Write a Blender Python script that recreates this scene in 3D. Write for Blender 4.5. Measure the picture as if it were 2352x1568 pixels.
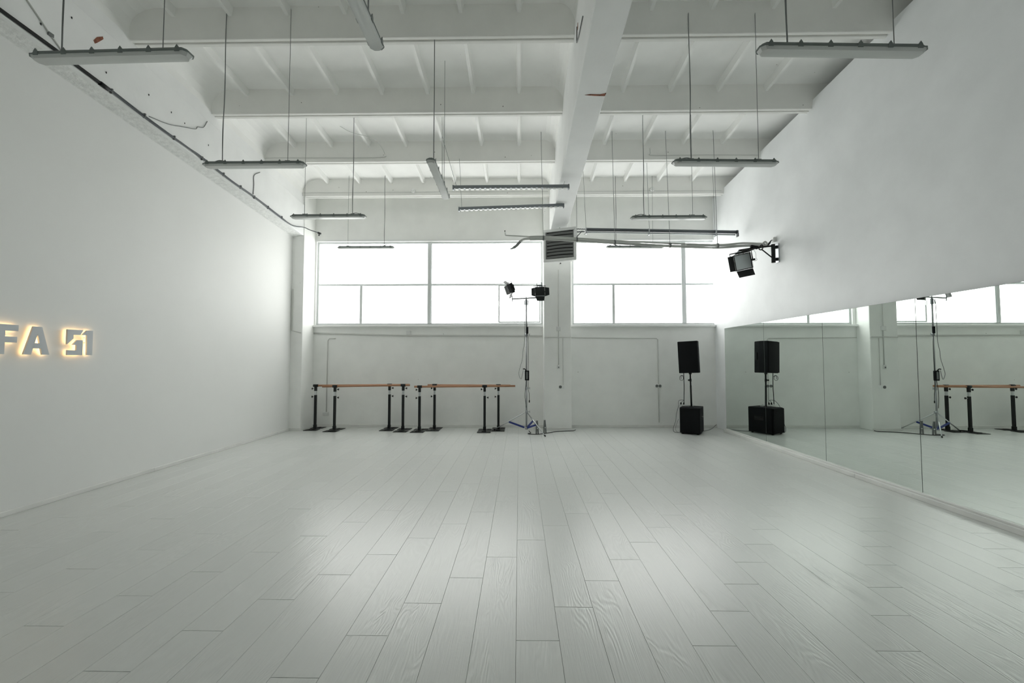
import bpy, bmesh, math, random
from mathutils import Vector, Matrix, Euler
random.seed(7)
for o in list(bpy.data.objects): bpy.data.objects.remove(o)
S = bpy.context.scene
COL = S.collection

# ------------------------------------------------------------------ camera, world, exposure
cam = bpy.data.cameras.new('camera'); co = bpy.data.objects.new('camera', cam); COL.objects.link(co)
cam.sensor_width = 36; cam.lens = 1005/2352*36; cam.clip_start = .05; cam.clip_end = 200
co.location = (0, 0, 1.57)
co.rotation_euler = (math.radians(90)+math.atan(44/1005), 0, math.atan(16.5/1005))
S.camera = co
w = bpy.data.worlds.new('overcast_sky'); S.world = w; w.use_nodes = True
w.node_tree.nodes['Background'].inputs[0].default_value = (.93, .97, 1, 1)
w.node_tree.nodes['Background'].inputs[1].default_value = 1.0
S.view_settings.view_transform = 'Standard'; S.view_settings.look = 'None'
S.view_settings.gamma = 1; S.view_settings.use_curve_mapping = False
S.view_settings.exposure = 0.0
S.cycles.max_bounces = 20; S.cycles.diffuse_bounces = 14; S.cycles.glossy_bounces = 6   # white room: light bounces many times
WINDOW_LIGHT = 3.85          # radiance of the daylit window panes

# ------------------------------------------------------------------ materials
def nodes(m):
    m.use_nodes = True; return m.node_tree, m.node_tree.nodes['Principled BSDF']
def mat(name, col, rough=.5, metal=0, var=0.0, vscale=3, bump=0, bscale=40, spec=None, coord='Object'):
    m = bpy.data.materials.new(name); t, b = nodes(m); L = t.links
    b.inputs['Base Color'].default_value = (*col, 1); b.inputs['Roughness'].default_value = rough
    b.inputs['Metallic'].default_value = metal
    if spec is not None: b.inputs['Specular IOR Level'].default_value = spec
    tc = t.nodes.new('ShaderNodeTexCoord')
    if var:
        n = t.nodes.new('ShaderNodeTexNoise'); n.inputs['Scale'].default_value = vscale; n.inputs['Detail'].default_value = 5
        L.new(tc.outputs[coord], n.inputs['Vector'])
        r = t.nodes.new('ShaderNodeMapRange'); r.inputs['From Min'].default_value = .3; r.inputs['From Max'].default_value = .7
        r.inputs['To Min'].default_value = 1-var; r.inputs['To Max'].default_value = 1+var
        L.new(n.outputs['Fac'], r.inputs['Value'])
        mx = t.nodes.new('ShaderNodeMix'); mx.data_type = 'RGBA'; mx.blend_type = 'MULTIPLY'; mx.inputs[0].default_value = 1
        mx.inputs[6].default_value = (*col, 1); L.new(r.outputs[0], mx.inputs[7]); L.new(mx.outputs[2], b.inputs['Base Color'])
    if bump:
        n2 = t.nodes.new('ShaderNodeTexNoise'); n2.inputs['Scale'].default_value = bscale; n2.inputs['Detail'].default_value = 6
        L.new(tc.outputs[coord], n2.inputs['Vector'])
        bp = t.nodes.new('ShaderNodeBump'); bp.inputs['Strength'].default_value = bump; bp.inputs['Distance'].default_value = .01
        L.new(n2.outputs['Fac'], bp.inputs['Height']); L.new(bp.outputs[0], b.inputs['Normal'])
    return m
def speckled(name, col, rough, thr, scale, dark=(.16, .15, .13), bump=.12, dot=.07):
    """old white paint on concrete with sparse dark pinholes and chips"""
    m = mat(name, col, rough, var=.035, vscale=2.2, bump=bump, bscale=14)
    t = m.node_tree; b = t.nodes['Principled BSDF']; L = t.links
    src = b.inputs['Base Color'].links[0].from_socket
    tc = t.nodes['Texture Coordinate']
    v = t.nodes.new('ShaderNodeTexVoronoi'); v.inputs['Scale'].default_value = scale; v.inputs['Randomness'].default_value = 1
    L.new(tc.outputs['Object'], v.inputs['Vector'])
    lt = t.nodes.new('ShaderNodeMath'); lt.operation = 'LESS_THAN'; lt.inputs[1].default_value = dot
    L.new(v.outputs['Distance'], lt.inputs[0])
    sep = t.nodes.new('ShaderNodeSeparateColor'); L.new(v.outputs['Color'], sep.inputs[0])
    gt = t.nodes.new('ShaderNodeMath'); gt.operation = 'GREATER_THAN'; gt.inputs[1].default_value = thr
    L.new(sep.outputs[0], gt.inputs[0])
    mu = t.nodes.new('ShaderNodeMath'); mu.operation = 'MULTIPLY'; L.new(lt.outputs[0], mu.inputs[0]); L.new(gt.outputs[0], mu.inputs[1])
    mx = t.nodes.new('ShaderNodeMix'); mx.data_type = 'RGBA'; L.new(mu.outputs[0], mx.inputs[0])
    L.new(src, mx.inputs[6]); mx.inputs[7].default_value = (*dark, 1); L.new(mx.outputs[2], b.inputs['Base Color'])
    return m
def emit(name, col, strength):
    m = bpy.data.materials.new(name); t, b = nodes(m)
    b.inputs['Base Color'].default_value = (.8, .8, .8, 1); b.inputs['Roughness'].default_value = .3
    b.inputs['Emission Color'].default_value = (*col, 1); b.inputs['Emission Strength'].default_value = strength
    return m

M = {}
M['wall_l'] = mat('left_wall_paint', (.838, .843, .832), .55, var=.012, vscale=1.2, bump=.03, bscale=25)
M['wall_r'] = speckled('right_wall_paint', (.862, .878, .892), .5, .93, 2.1, dark=(.45, .47, .48), bump=.10)
M['wall_b'] = speckled('window_wall_paint', (.925, .932, .915), .5, .955, 5, dark=(.5, .5, .48), bump=.10, dot=.05)
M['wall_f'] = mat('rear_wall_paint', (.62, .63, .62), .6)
M['slab'] = speckled('ceiling_paint', (.905, .908, .893), .6, .90, 6, dark=(.3, .29, .27), bump=.15, dot=.06)
M['rib'] = speckled('concrete_rib_paint', (.855, .855, .83), .6, .84, 8, dark=(.3, .29, .27), bump=.2, dot=.075)
M['beam'] = speckled('beam_paint', (.90, .907, .908), .55, .93, 5, dark=(.25, .25, .25), bump=.2, dot=.06)
M['rough_edge'] = mat('rough_plaster', (.85, .86, .85), .8, var=.10, vscale=18, bump=.8, bscale=45)
M['white'] = mat('white_gloss_paint', (.87, .88, .872), .35)
M['frame'] = mat('window_frame_paint', (.72, .75, .75), .4)
M['base'] = mat('baseboard_paint', (.80, .80, .78), .4, var=.05, vscale=4)
M['seam'] = mat('floor_underlay', (.16, .165, .16), .8)
M['pane'] = emit('daylit_pane', (.985, 1, .972), WINDOW_LIGHT)
M['blind'] = emit('daylit_roller_fabric', (.99, 1, .97), WINDOW_LIGHT)
M['black'] = mat('black_powder_coat', (.010, .012, .012), .5, spec=.35)
M['black2'] = mat('black_textured_cabinet', (.007, .008, .010), .7, bump=.3, bscale=260, spec=.22)
M['grille'] = mat('black_speaker_grille', (.006, .007, .008), .8, bump=.6, bscale=400, spec=.2)
M['rubber'] = mat('black_rubber', (.02, .02, .02), .7)
M['steel'] = mat('chromed_steel', (.62, .64, .65), .28, 1)
M['pole'] = mat('worn_chrome', (.36, .37, .38), .35, 1)
M['alu'] = mat('satin_aluminium', (.45, .47, .49), .4, .8)
M['blue'] = mat('blue_tape', (.02, .04, .22), .5)
M['housing'] = mat('grey_batten_body', (.17, .195, .19), .45)
M['darkgrey'] = mat('dark_grey_metal', (.10, .11, .12), .4, .3)
M['midgrey'] = mat('grey_metal', (.23, .25, .27), .4, .4)
M['cable_w'] = mat('off_white_cable', (.62, .63, .61), .5)
M['cable_g'] = mat('grey_cable', (.22, .23, .23), .5)
M['conduit'] = mat('dull_white_conduit', (.66, .665, .645), .5)
M['socket'] = mat('grey_plastic', (.17, .18, .18), .4)
M['plastic_w'] = mat('white_plastic', (.78, .79, .78), .35)
M['tube'] = mat('unlit_fluorescent_tube', (.82, .83, .82), .2)
M['red'] = mat('red_tube_end', (.45, .16, .14), .5)
M['rust'] = mat('rusty_brick', (.27, .10, .06), .9, var=.4, vscale=30, bump=.8, bscale=60)
M['letter'] = mat('letter_face', (.60, .63, .66), .45)
M['warm'] = emit('warm_led', (1, .60, .24), 2.6)
M['panel'] = mat('lamp_diffuser', (.74, .79, .82), .3)
M['louver'] = mat('grey_louver', (.20, .205, .205), .45)
M['dark'] = mat('dark_void', (.02, .02, .02), .8)

def wood(name, c1, c2):
    m = bpy.data.materials.new(name); t, b = nodes(m); L = t.links
    tc = t.nodes.new('ShaderNodeTexCoord'); mp = t.nodes.new('ShaderNodeMapping'); mp.inputs['Scale'].default_value = (3, 60, 60)
    L.new(tc.outputs['Object'], mp.inputs[0]); n = t.nodes.new('ShaderNodeTexNoise'); n.inputs['Scale'].default_value = 1; n.inputs['Detail'].default_value = 6
    L.new(mp.outputs[0], n.inputs['Vector']); cr = t.nodes.new('ShaderNodeValToRGB')
    cr.color_ramp.elements[0].color = (*c1, 1); cr.color_ramp.elements[1].color = (*c2, 1)
    cr.color_ramp.elements[0].position = .35; cr.color_ramp.elements[1].position = .65
    L.new(n.outputs['Fac'], cr.inputs[0]); L.new(cr.outputs[0], b.inputs['Base Color']); b.inputs['Roughness'].default_value = .4
    return m
M['rail'] = wood('beech_rail', (.36, .17, .09), (.48, .25, .14))

def plank_mat():
    m = bpy.data.materials.new('white_oak_laminate'); t, b = nodes(m); L = t.links
    tc = t.nodes.new('ShaderNodeTexCoord'); oi = t.nodes.new('ShaderNodeObjectInfo')
    off = t.nodes.new('ShaderNodeVectorMath'); off.operation = 'SCALE'; off.inputs[0].default_value = (37, 91, 53)
    L.new(oi.outputs['Random'], off.inputs['Scale'])
    ad = t.nodes.new('ShaderNodeVectorMath'); L.new(tc.outputs['Object'], ad.inputs[0]); L.new(off.outputs[0], ad.inputs[1])
    # cathedral grain: rings of a distorted, stretched wave
    mp = t.nodes.new('ShaderNodeMapping'); mp.inputs['Scale'].default_value = (1, .16, 1); L.new(ad.outputs[0], mp.inputs[0])
    n1 = t.nodes.new('ShaderNodeTexNoise'); n1.inputs['Scale'].default_value = 4.2; n1.inputs['Detail'].default_value = 2.5; n1.inputs['Distortion'].default_value = .5
    L.new(mp.outputs[0], n1.inputs['Vector'])
    ms = t.nodes.new('ShaderNodeMath'); ms.operation = 'MULTIPLY'; ms.inputs[1].default_value = 150; L.new(n1.outputs['Fac'], ms.inputs[0])
    sn = t.nodes.new('ShaderNodeMath'); sn.operation = 'SINE'; L.new(ms.outputs[0], sn.inputs[0])
    mp2 = t.nodes.new('ShaderNodeMapping'); mp2.inputs['Scale'].default_value = (150, 5, 1); L.new(ad.outputs[0], mp2.inputs[0])
    n2 = t.nodes.new('ShaderNodeTexNoise'); n2.inputs['Scale'].default_value = 1; n2.inputs['Detail'].default_value = 4; L.new(mp2.outputs[0], n2.inputs['Vector'])
    # the grain fades in and out along the boards
    n3 = t.nodes.new('ShaderNodeTexNoise'); n3.inputs['Scale'].default_value = 2.4; L.new(ad.outputs[0], n3.inputs['Vector'])
    rp = t.nodes.new('ShaderNodeMapRange'); rp.inputs['From Min'].default_value = .42; rp.inputs['From Max'].default_value = .62; L.new(n3.outputs['Fac'], rp.inputs['Value'])
    m1 = t.nodes.new('ShaderNodeMath'); m1.operation = 'MULTIPLY'; L.new(sn.outputs[0], m1.inputs[0]); L.new(rp.outputs[0], m1.inputs[1])
    sm = t.nodes.new('ShaderNodeMath'); sm.operation = 'MULTIPLY_ADD'; sm.inputs[1].default_value = .35; L.new(m1.outputs[0], sm.inputs[0]); L.new(n2.outputs['Fac'], sm.inputs[2])
    bp = t.nodes.new('ShaderNodeBump'); bp.inputs['Strength'].default_value = .5; bp.inputs['Distance'].default_value = .0021
    L.new(sm.outputs[0], bp.inputs['Height']); L.new(bp.outputs[0], b.inputs['Normal'])
    cr = t.nodes.new('ShaderNodeMapRange'); cr.inputs['From Min'].default_value = 0; cr.inputs['From Max'].default_value = 1
    cr.inputs['To Min'].default_value = .97; cr.inputs['To Max'].default_value = 1.02; L.new(sm.outputs[0], cr.inputs['Value'])
    rv = t.nodes.new('ShaderNodeMapRange'); rv.inputs['To Min'].default_value = .975; rv.inputs['To Max'].default_value = 1.02; L.new(oi.outputs['Random'], rv.inputs['Value'])
    mm = t.nodes.new('ShaderNodeMath'); mm.operation = 'MULTIPLY'; L.new(cr.outputs[0], mm.inputs[0]); L.new(rv.outputs[0], mm.inputs[1])
    mx = t.nodes.new('ShaderNodeMix'); mx.data_type = 'RGBA'; mx.blend_type = 'MULTIPLY'; mx.inputs[0].default_value = 1
    mx.inputs[6].default_value = (.675, .692, .676, 1); L.new(mm.outputs[0], mx.inputs[7]); L.new(mx.outputs[2], b.inputs['Base Color'])
    b.inputs['Roughness'].default_value = .26; b.inputs['Specular IOR Level'].default_value = .62
    return m
M['plank'] = plank_mat()

def mirror_mat():
    m = bpy.data.materials.new('silvered_glass'); t, b = nodes(m)
    b.inputs['Base Color'].default_value = (.825, .885, .845, 1); b.inputs['Metallic'].default_value = 1; b.inputs['Roughness'].default_value = 0.0
    return m
M['mirror'] = mirror_mat()
def clear_mat():
    m = bpy.data.materials.new('ribbed_clear_diffuser'); t, b = nodes(m); L = t.links
    b.inputs['Base Color'].default_value = (.84, .86, .85, 1); b.inputs['Roughness'].default_value = .16
    tr = t.nodes.new('ShaderNodeBsdfTransparent'); mx = t.nodes.new('ShaderNodeMixShader'); mx.inputs[0].default_value = .72
    L.new(tr.outputs[0], mx.inputs[1]); L.new(b.outputs[0], mx.inputs[2]); L.new(mx.outputs[0], t.nodes['Material Output'].inputs['Surface'])
    return m
M['clear'] = clear_mat()

# ------------------------------------------------------------------ mesh helpers
class MB:
    def __init__(s, off=(0, 0, 0)): s.v = []; s.f = []; s.sm = []; s.o = Vector(off)
    def add(s, vs, fs, smooth=False):
        n = len(s.v); s.v += [Vector(p)-s.o for p in vs]
        for q in fs: s.f.append([n+i for i in q]); s.sm.append(smooth)
        return s
    def hexa(s, p): return s.add(p, [(0, 3, 2, 1), (4, 5, 6, 7), (0, 1, 5, 4), (1, 2, 6, 5), (2, 3, 7, 6), (3, 0, 4, 7)])
    def box(s, x0, x1, y0, y1, z0, z1):
        return s.hexa([(x0, y0, z0), (x1, y0, z0), (x1, y1, z0), (x0, y1, z0), (x0, y0, z1), (x1, y0, z1), (x1, y1, z1), (x0, y1, z1)])
    def sbox(s, x0, x1, y0, y1, zb, zt):          # box whose bottom / top heights depend on y
        return s.hexa([(x0, y0, zb(y0)), (x1, y0, zb(y0)), (x1, y1, zb(y1)), (x0, y1, zb(y1)), (x0, y0, zt(y0)), (x1, y0, zt(y0)), (x1, y1, zt(y1)), (x0, y1, zt(y1))])
    def obox(s, c, size, R=None):
        R = R or Matrix.Identity(3); a, b, d = [k/2 for k in size]; c = Vector(c)
        return s.hexa([c+R@Vector(p) for p in [(-a, -b, -d), (a, -b, -d), (a, b, -d), (-a, b, -d), (-a, -b, d), (a, -b, d), (a, b, d), (-a, b, d)]])
    def prism(s, poly, ext):                       # closed polygon of 3D points pushed along ext
        n = len(poly); e = Vector(ext); vs = [Vector(p) for p in poly]; vs += [p+e for p in vs]
        return s.add(vs, [list(range(n))[::-1], list(range(n, 2*n))]+[(i, (i+1) % n, n+(i+1) % n, n+i) for i in range(n)])
    def tube(s, pts, r, n=8, r1=None, smooth=True):
        P = [Vector(p) for p in pts]; m = len(P); r1 = r if r1 is None else r1
        T = [(P[min(i+1, m-1)]-P[max(i-1, 0)]).normalized() for i in range(m)]
        a = Vector((0, 0, 1)) if abs(T[0].z) < .9 else Vector((1, 0, 0))
        u = T[0].cross(a).normalized(); vs = []
        for i in range(m):
            u = (u-T[i]*u.dot(T[i])).normalized(); q = T[i].cross(u); rr = r+(r1-r)*i/(m-1)
            vs += [P[i]+(u*math.cos(2*math.pi*k/n)+q*math.sin(2*math.pi*k/n))*rr for k in range(n)]
        fs = [(i*n+k, i*n+(k+1) % n, (i+1)*n+(k+1) % n, (i+1)*n+k) for i in range(m-1) for k in range(n)]
        s.add(vs, fs, smooth); b = len(s.v)-len(vs)
        s.f += [[b+k for k in range(n)][::-1], [b+(m-1)*n+k for k in range(n)]]; s.sm += [False, False]
        return s
    def build(s, name, m, parent=None, bevel=0, seg=2):
        me = bpy.data.meshes.new(name); me.from_pydata([tuple(p) for p in s.v], [], s.f)
        bm = bmesh.new(); bm.from_mesh(me); bmesh.ops.recalc_face_normals(bm, faces=bm.faces)
        for f, k in zip(bm.faces, s.sm): f.smooth = k
        if bevel:
            ed = [e for e in bm.edges if len(e.link_faces) == 2 and e.calc_face_angle(0) > .5]
            bmesh.ops.bevel(bm, geom=ed, offset=bevel, segments=seg, affect='EDGES', profile=.5)
        bm.to_mesh(me); bm.free(); me.materials.append(m)
        o = bpy.data.objects.new(name, me); COL.objects.link(o)
        if parent is not None: o.parent = parent
        else: o.location = s.o
        return o
def curve(pts, n=6):                               # Catmull-Rom through the points
    P = [Vector(p) for p in pts]; P = [P[0]*2-P[1]]+P+[P[-1]*2-P[-2]]; out = []
    for i in range(1, len(P)-2):
        for k in range(n):
            t = k/n; a, b, c, d = P[i-1:i+3]
            out.append(.5*((2*b)+(c-a)*t+(2*a-5*b+4*c-d)*t*t+(3*b-a-3*c+d)*t**3))
    return out+[P[-2]]
def tag(o, label, cat, group=None):
    o['label'] = label; o['category'] = cat
    if group: o['group'] = group
    return o
def thing(name, label, cat, loc, rot=(0, 0, 0), group=None):
    o = bpy.data.objects.new(name, None); o.empty_display_size = .1; COL.objects.link(o); o.location = loc; o.rotation_euler = rot
    return tag(o, label, cat, group)
def struct(o): o['kind'] = 'structure'; return o
def Rz(a): return Matrix.Rotation(a, 3, 'Z')
def Rx(a): return Matrix.Rotation(a, 3, 'X')
def Ry(a): return Matrix.Rotation(a, 3, 'Y')

# ------------------------------------------------------------------ room dimensions
XL, XR, YB, YF = -5.2, 4.64, 10.42, -3.2
slab = lambda y: 6.38-.068*y           # the roof falls towards the window wall
ribb = lambda y: 6.02-.068*y
beamb = lambda y: 5.18-.075*y
ledge_top = lambda y: 5.90-.075*y

# floor: planks 0.2434 x 1.379 m with staggered ends
fl = struct(MB().box(XL-.3, XR+.3, YF-.2, YB+.1, -.12, -.009).build('floor', M['seam']))
PW, PL, G = .2434, 1.379, .0015
def plank_mesh(name):
    h = .009; c = .0008; a = PW/2-G/2; b = PL/2-.0016; mb = MB()
    v = [(-a, -b, -h), (a, -b, -h), (a, b, -h), (-a, b, -h), (-a, -b, -c), (a, -b, -c), (a, b, -c), (-a, b, -c), (-a+c, -b+c, 0), (a-c, -b+c, 0), (a-c, b-c, 0), (-a+c, b-c, 0)]
    f = [(0, 1, 5, 4), (1, 2, 6, 5), (2, 3, 7, 6), (3, 0, 4, 7), (4, 5, 9, 8), (5, 6, 10, 9), (6, 7, 11, 10), (7, 4, 8, 11), (8, 9, 10, 11)]
    return v, f
pv, pf = plank_mesh('plank')
pme = bpy.data.meshes.new('plank'); pme.from_pydata(pv, [], pf); pme.materials.append(M['plank'])
rest = MB()
for k in range(-23, 20):
    x0 = -.019+PW*k; x1 = x0+PW
    if x1 < XL+.02 or x0 > XR-.02: continue
    cx0, cx1 = max(x0, XL+.004), min(x1, XR-.004)
    e = 3.91+.3375*k
    e -= math.ceil((e-YF)/PL)*PL
    while e < YB-.01:
        y0, y1 = max(e, YF+.004), min(e+PL, YB-.006)
        e += PL
        if y1-y0 < .02: continue
        sx, sy = (cx1-cx0)/PW, (y1-y0)/PL; c = ((cx0+cx1)/2, (y0+y1)/2)
        if y1 > 1.9 and abs(c[0]) < 1.35*y1+.5:
            o = bpy.data.objects.new('plank', pme); COL.objects.link(o); o.parent = fl
            o.location = (c[0], c[1], random.uniform(-.0003, .0003)); o.scale = (sx, sy, 1)
        else:
            rest.add([(p[0]*sx+c[0], p[1]*sy+c[1], p[2]) for p in pv], pf)
ro = rest.build('plank_rest', M['plank'], fl); ro['kind'] = 'stuff'

# walls
struct(MB().sbox(XL-.25, XL, YF, 9.86, lambda y: 0, lambda y: beamb(y)+.02).build('wall_left', M['wall_l']))
wr = MB().sbox(XR, XR+.2, YF, YB+.15, lambda y: 0, lambda y: 6.15-.068*y)   # stops short of the slab; the roof goes on beyond it
wr.sbox(XR+1.5, XR+1.6, YF-.2, YB+.25, lambda y: 4.8, lambda y: slab(y)+.05); wr.box(XR+.2, XR+1.6, YF-.2, YB+.25, 4.75, 4.8)  # unseen outer enclosure, added to keep sky light from leaking over the wall
wr.box(XR+.2, XR+1.6, YF-.2, YF, 4.75, 6.75); wr.box(XR+.2, XR+1.6, YB+.15, YB+.25, 4.75, 5.75)  # end pieces of the added light-blocking enclosure
struct(wr.build('wall_right', M['wall_r']))
struct(MB().box(XL-.3, XR+.2, YF-.2, YF, 0, 6.7).build('wall_front', M['wall_f']))
wb = MB((0, YB, 0))
WZ0, WZ1 = 2.42, 4.45
W1 = (-4.90, .565); W2 = (1.27, XR+.08)
TW = .25
wb.box(XL-.3, XR+.2, YB, YB+TW, 0, WZ0); wb.box(XL-.3, XR+.2, YB, YB+TW, WZ1, slab(YB)+.02)
wb.box(XL-.3, W1[0], YB, YB+TW, WZ0, WZ1); wb.box(W1[1], W2[0], YB, YB+TW, WZ0, WZ1); wb.box(W2[1], XR+.2, YB, YB+TW, WZ0, WZ1)
wall_back = struct(wb.build('wall_back', M['wall_b']))
MB((0, YB, 0)).box(.567, 1.192, 10.03, YB, 0, 5.62).build('column', M['wall_b'], wall_back, bevel=.012)
MB((0, YB, 0)).box(XL-.25, -4.935, 9.86, YB, 0, 5.6).build('pilaster', M['wall_b'], wall_back, bevel=.012)

# ceiling: slab, cross ribs, deep ribs, main beams
ce = struct(MB().sbox(XL-.3, XR+1.7, YF-.2, YB+.25, slab, lambda y: slab(y)+.12).build('ceiling', M['slab']))
ribs = [5.325+1.502*k for k in range(-5, 4)]
edges = [YF]+ribs+[YB]
for i, y in enumerate(ribs):
    for (xa, xb) in ((-4.98, .72), (1.03, XR+1.5)):
        r = MB()
        for (ya, yb) in ((y, y+.068), (y+.076, y+.145)):     # two slab edges side by side with a joint
            r.hexa([(xa, ya+.012, ribb(ya)), (xb, ya+.012, ribb(ya)), (xb, yb-.004, ribb(yb)), (xa, yb-.004, ribb(yb)),
                    (xa, ya-.055 if ya == y else ya, slab(ya)+.02), (xb, ya-.055 if ya == y else ya, slab(ya)+.02), (xb, yb+(.05 if ya > y else 0), slab(yb)+.02), (xa, yb+(.05 if ya > y else 0), slab(yb)+.02)])
        r.build('deep_rib', M['rib'], ce, bevel=.006, seg=1)
xs = [-.73*k for k in range(0, 7)]+[1.65+.75*k for k in range(0, 4)]
for i in range(len(edges)-1):
    ya = edges[i]+(.16 if i else 0); yb = edges[i+1]
    for x in xs:
        MB().hexa([(x-.022, ya, slab(ya)-.10), (x+.022, ya, slab(ya)-.10), (x+.022, yb, slab(yb)-.10), (x-.022, yb, slab(yb)-.10),
                   (x-.05, ya, slab(ya)+.02), (x+.05, ya, slab(ya)+.02), (x+.05, yb, slab(yb)+.02), (x-.05, yb, slab(yb)+.02)]).build('cross_rib', M['slab'], ce)
    # haunches where the slab units bear on the main beams
    for (xe, xs_) in ((-4.98, -4.62), (.72, .50), (1.03, 1.25)):
        n = 5; prof = []
        for k in range(n+1):
            a = math.pi/2*k/n; prof.append((xe+(xs_-xe)*(1-math.cos(a)), -.31*(1-math.sin(a))))
        h = MB(); vs = [];
        for yy in (ya, yb): vs += [(px, yy, slab(yy)+pz) for px, pz in prof]+[(xe, yy, slab(yy)+.02)]
        m = n+2
        h.add(vs, [list(range(m)), list(range(m, 2*m))]+[(k, (k+1) % m, m+(k+1) % m, m+k) for k in range(m)], False)
        h.build('haunch', M['slab'], ce)
def subdivided_beam(x0, x1, y0, y1, zb, zt, name, m, bev=.012):
    return MB().sbox(x0, x1, y0, y1, zb, zt).build(name, m, ce, bevel=bev)
subdivided_beam(.70, 1.05, YF, YB, beamb, lambda y: slab(y)+.05, 'main_beam', M['beam'])
subdivided_beam(XL-.2, -4.95, YF, YB, beamb, ledge_top, 'main_beam', M['beam'])
subdivided_beam(XL-.2, -4.98, YF, YB, lambda y: ledge_top(y), lambda y: slab(y)+.05, 'slab_bearing', M['beam'])
# roughly plastered lower lip along the left beam, and its broken end
lip = MB()
n = 60
for k in range(n):
    ya, yb = 2.0+k*(7.86/n), 2.0+(k+1)*(7.86/n)
    a, b2 = [.012+.010*math.sin(k*1.7+q)+random.uniform(0, .008) for q in (0, 1)]
    lip.hexa([(XL-.02, ya, beamb(ya)-.035), (XL+.03+a, ya, beamb(ya)-.030), (XL+.03+b2, yb, beamb(yb)-.030), (XL-.02, yb, beamb(yb)-.035),
              (XL-.02, ya, beamb(ya)+.01), (-4.985+a, ya, beamb(ya)+.01), (-4.985+b2, yb, beamb(yb)+.01), (XL-.02, yb, beamb(yb)+.01)])
lip.build('plaster_lip', M['rough_edge'], ce)
def chip(pts, ext, n='exposed_patch'): MB().prism(pts, ext).build(n, M['rust'], ce)
z52 = beamb(5.2)
chip([(.80, 5.19, beamb(5.19)+.004), (.86, 5.175, beamb(5.175)+.004), (.98, 5.18, beamb(5.18)+.004), (1.052, 5.16, beamb(5.16)+.004), (1.045, 5.21, beamb(5.21)+.004), (.93, 5.205, beamb(5.205)+.004)], (0, 0, -.007))
chip([(.697, 5.03, 5.50), (.697, 5.06, 5.50), (.697, 5.065, 5.56), (.697, 5.045, 5.585), (.697, 5.025, 5.57)], (.006, 0, 0))
chip([(-4.948, 4.85, 5.29), (-4.948, 4.87, 5.265), (-4.948, 4.90, 5.30), (-4.948, 4.97, 5.395), (-4.948, 4.96, 5.42), (-4.948, 4.89, 5.36)], (-.006, 0, 0))
for (y, z) in ((4.60, 5.36), (4.86, 5.18), (5.02, 5.02), (5.62, 5.12), (6.0, 5.10), (4.30, 5.05), (5.28, 5.34), (6.25, 5.08), (6.75, 5.00)):
    MB().tube([(-4.952, y, z), (-4.946, y+.004, z)], .012, 8).build('drill_hole', M['dark'], ce)
for (x, y) in ((-1.28, 4.92), (.15, 4.9), (-4.35, 5.0), (-3.6, 4.95)):
    z = slab(y); MB().tube([(x, y, z-.004), (x, y, z+.01)], .018, 6).build('drill_hole', M['dark'], ce)

# baseboards
bl = MB(); y = YF
for (ya, yb) in ((YF, 1.4), (1.402, 3.8), (3.802, 6.2), (6.202, 8.6), (8.602, 9.86)): bl.box(XL, XL+.018, ya, yb, 0, .05)
struct(bl.build('baseboard_left', M['base'], bevel=.003, seg=1))
bb = MB((0, YB, 0))
for (xa, xb) in ((-4.935, -2.5), (-2.498, .567), (1.192, 3.4), (3.402, XR)): bb.box(xa, xb, YB-.018, YB, 0, .06)
bb.box(.55, 1.21, 10.014, 10.03, 0, .05); bb.box(XL, -4.92, 9.844, 9.86, 0, .05)
struct(bb.build('baseboard_back', M['base'], bevel=.003, seg=1))
br = MB((XR, 0, 0))
for (ya, yb) in ((YF, 1.2), (1.203, 3.6), (3.603, 6.02), (6.023, 9.80)): br.box(4.50, XR, ya, yb, 0, .055)
br.box(4.535, XR, YF, 9.80, .055, .075)
struct(br.build('baseboard_right', M['base'], bevel=.004, seg=1))

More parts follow.
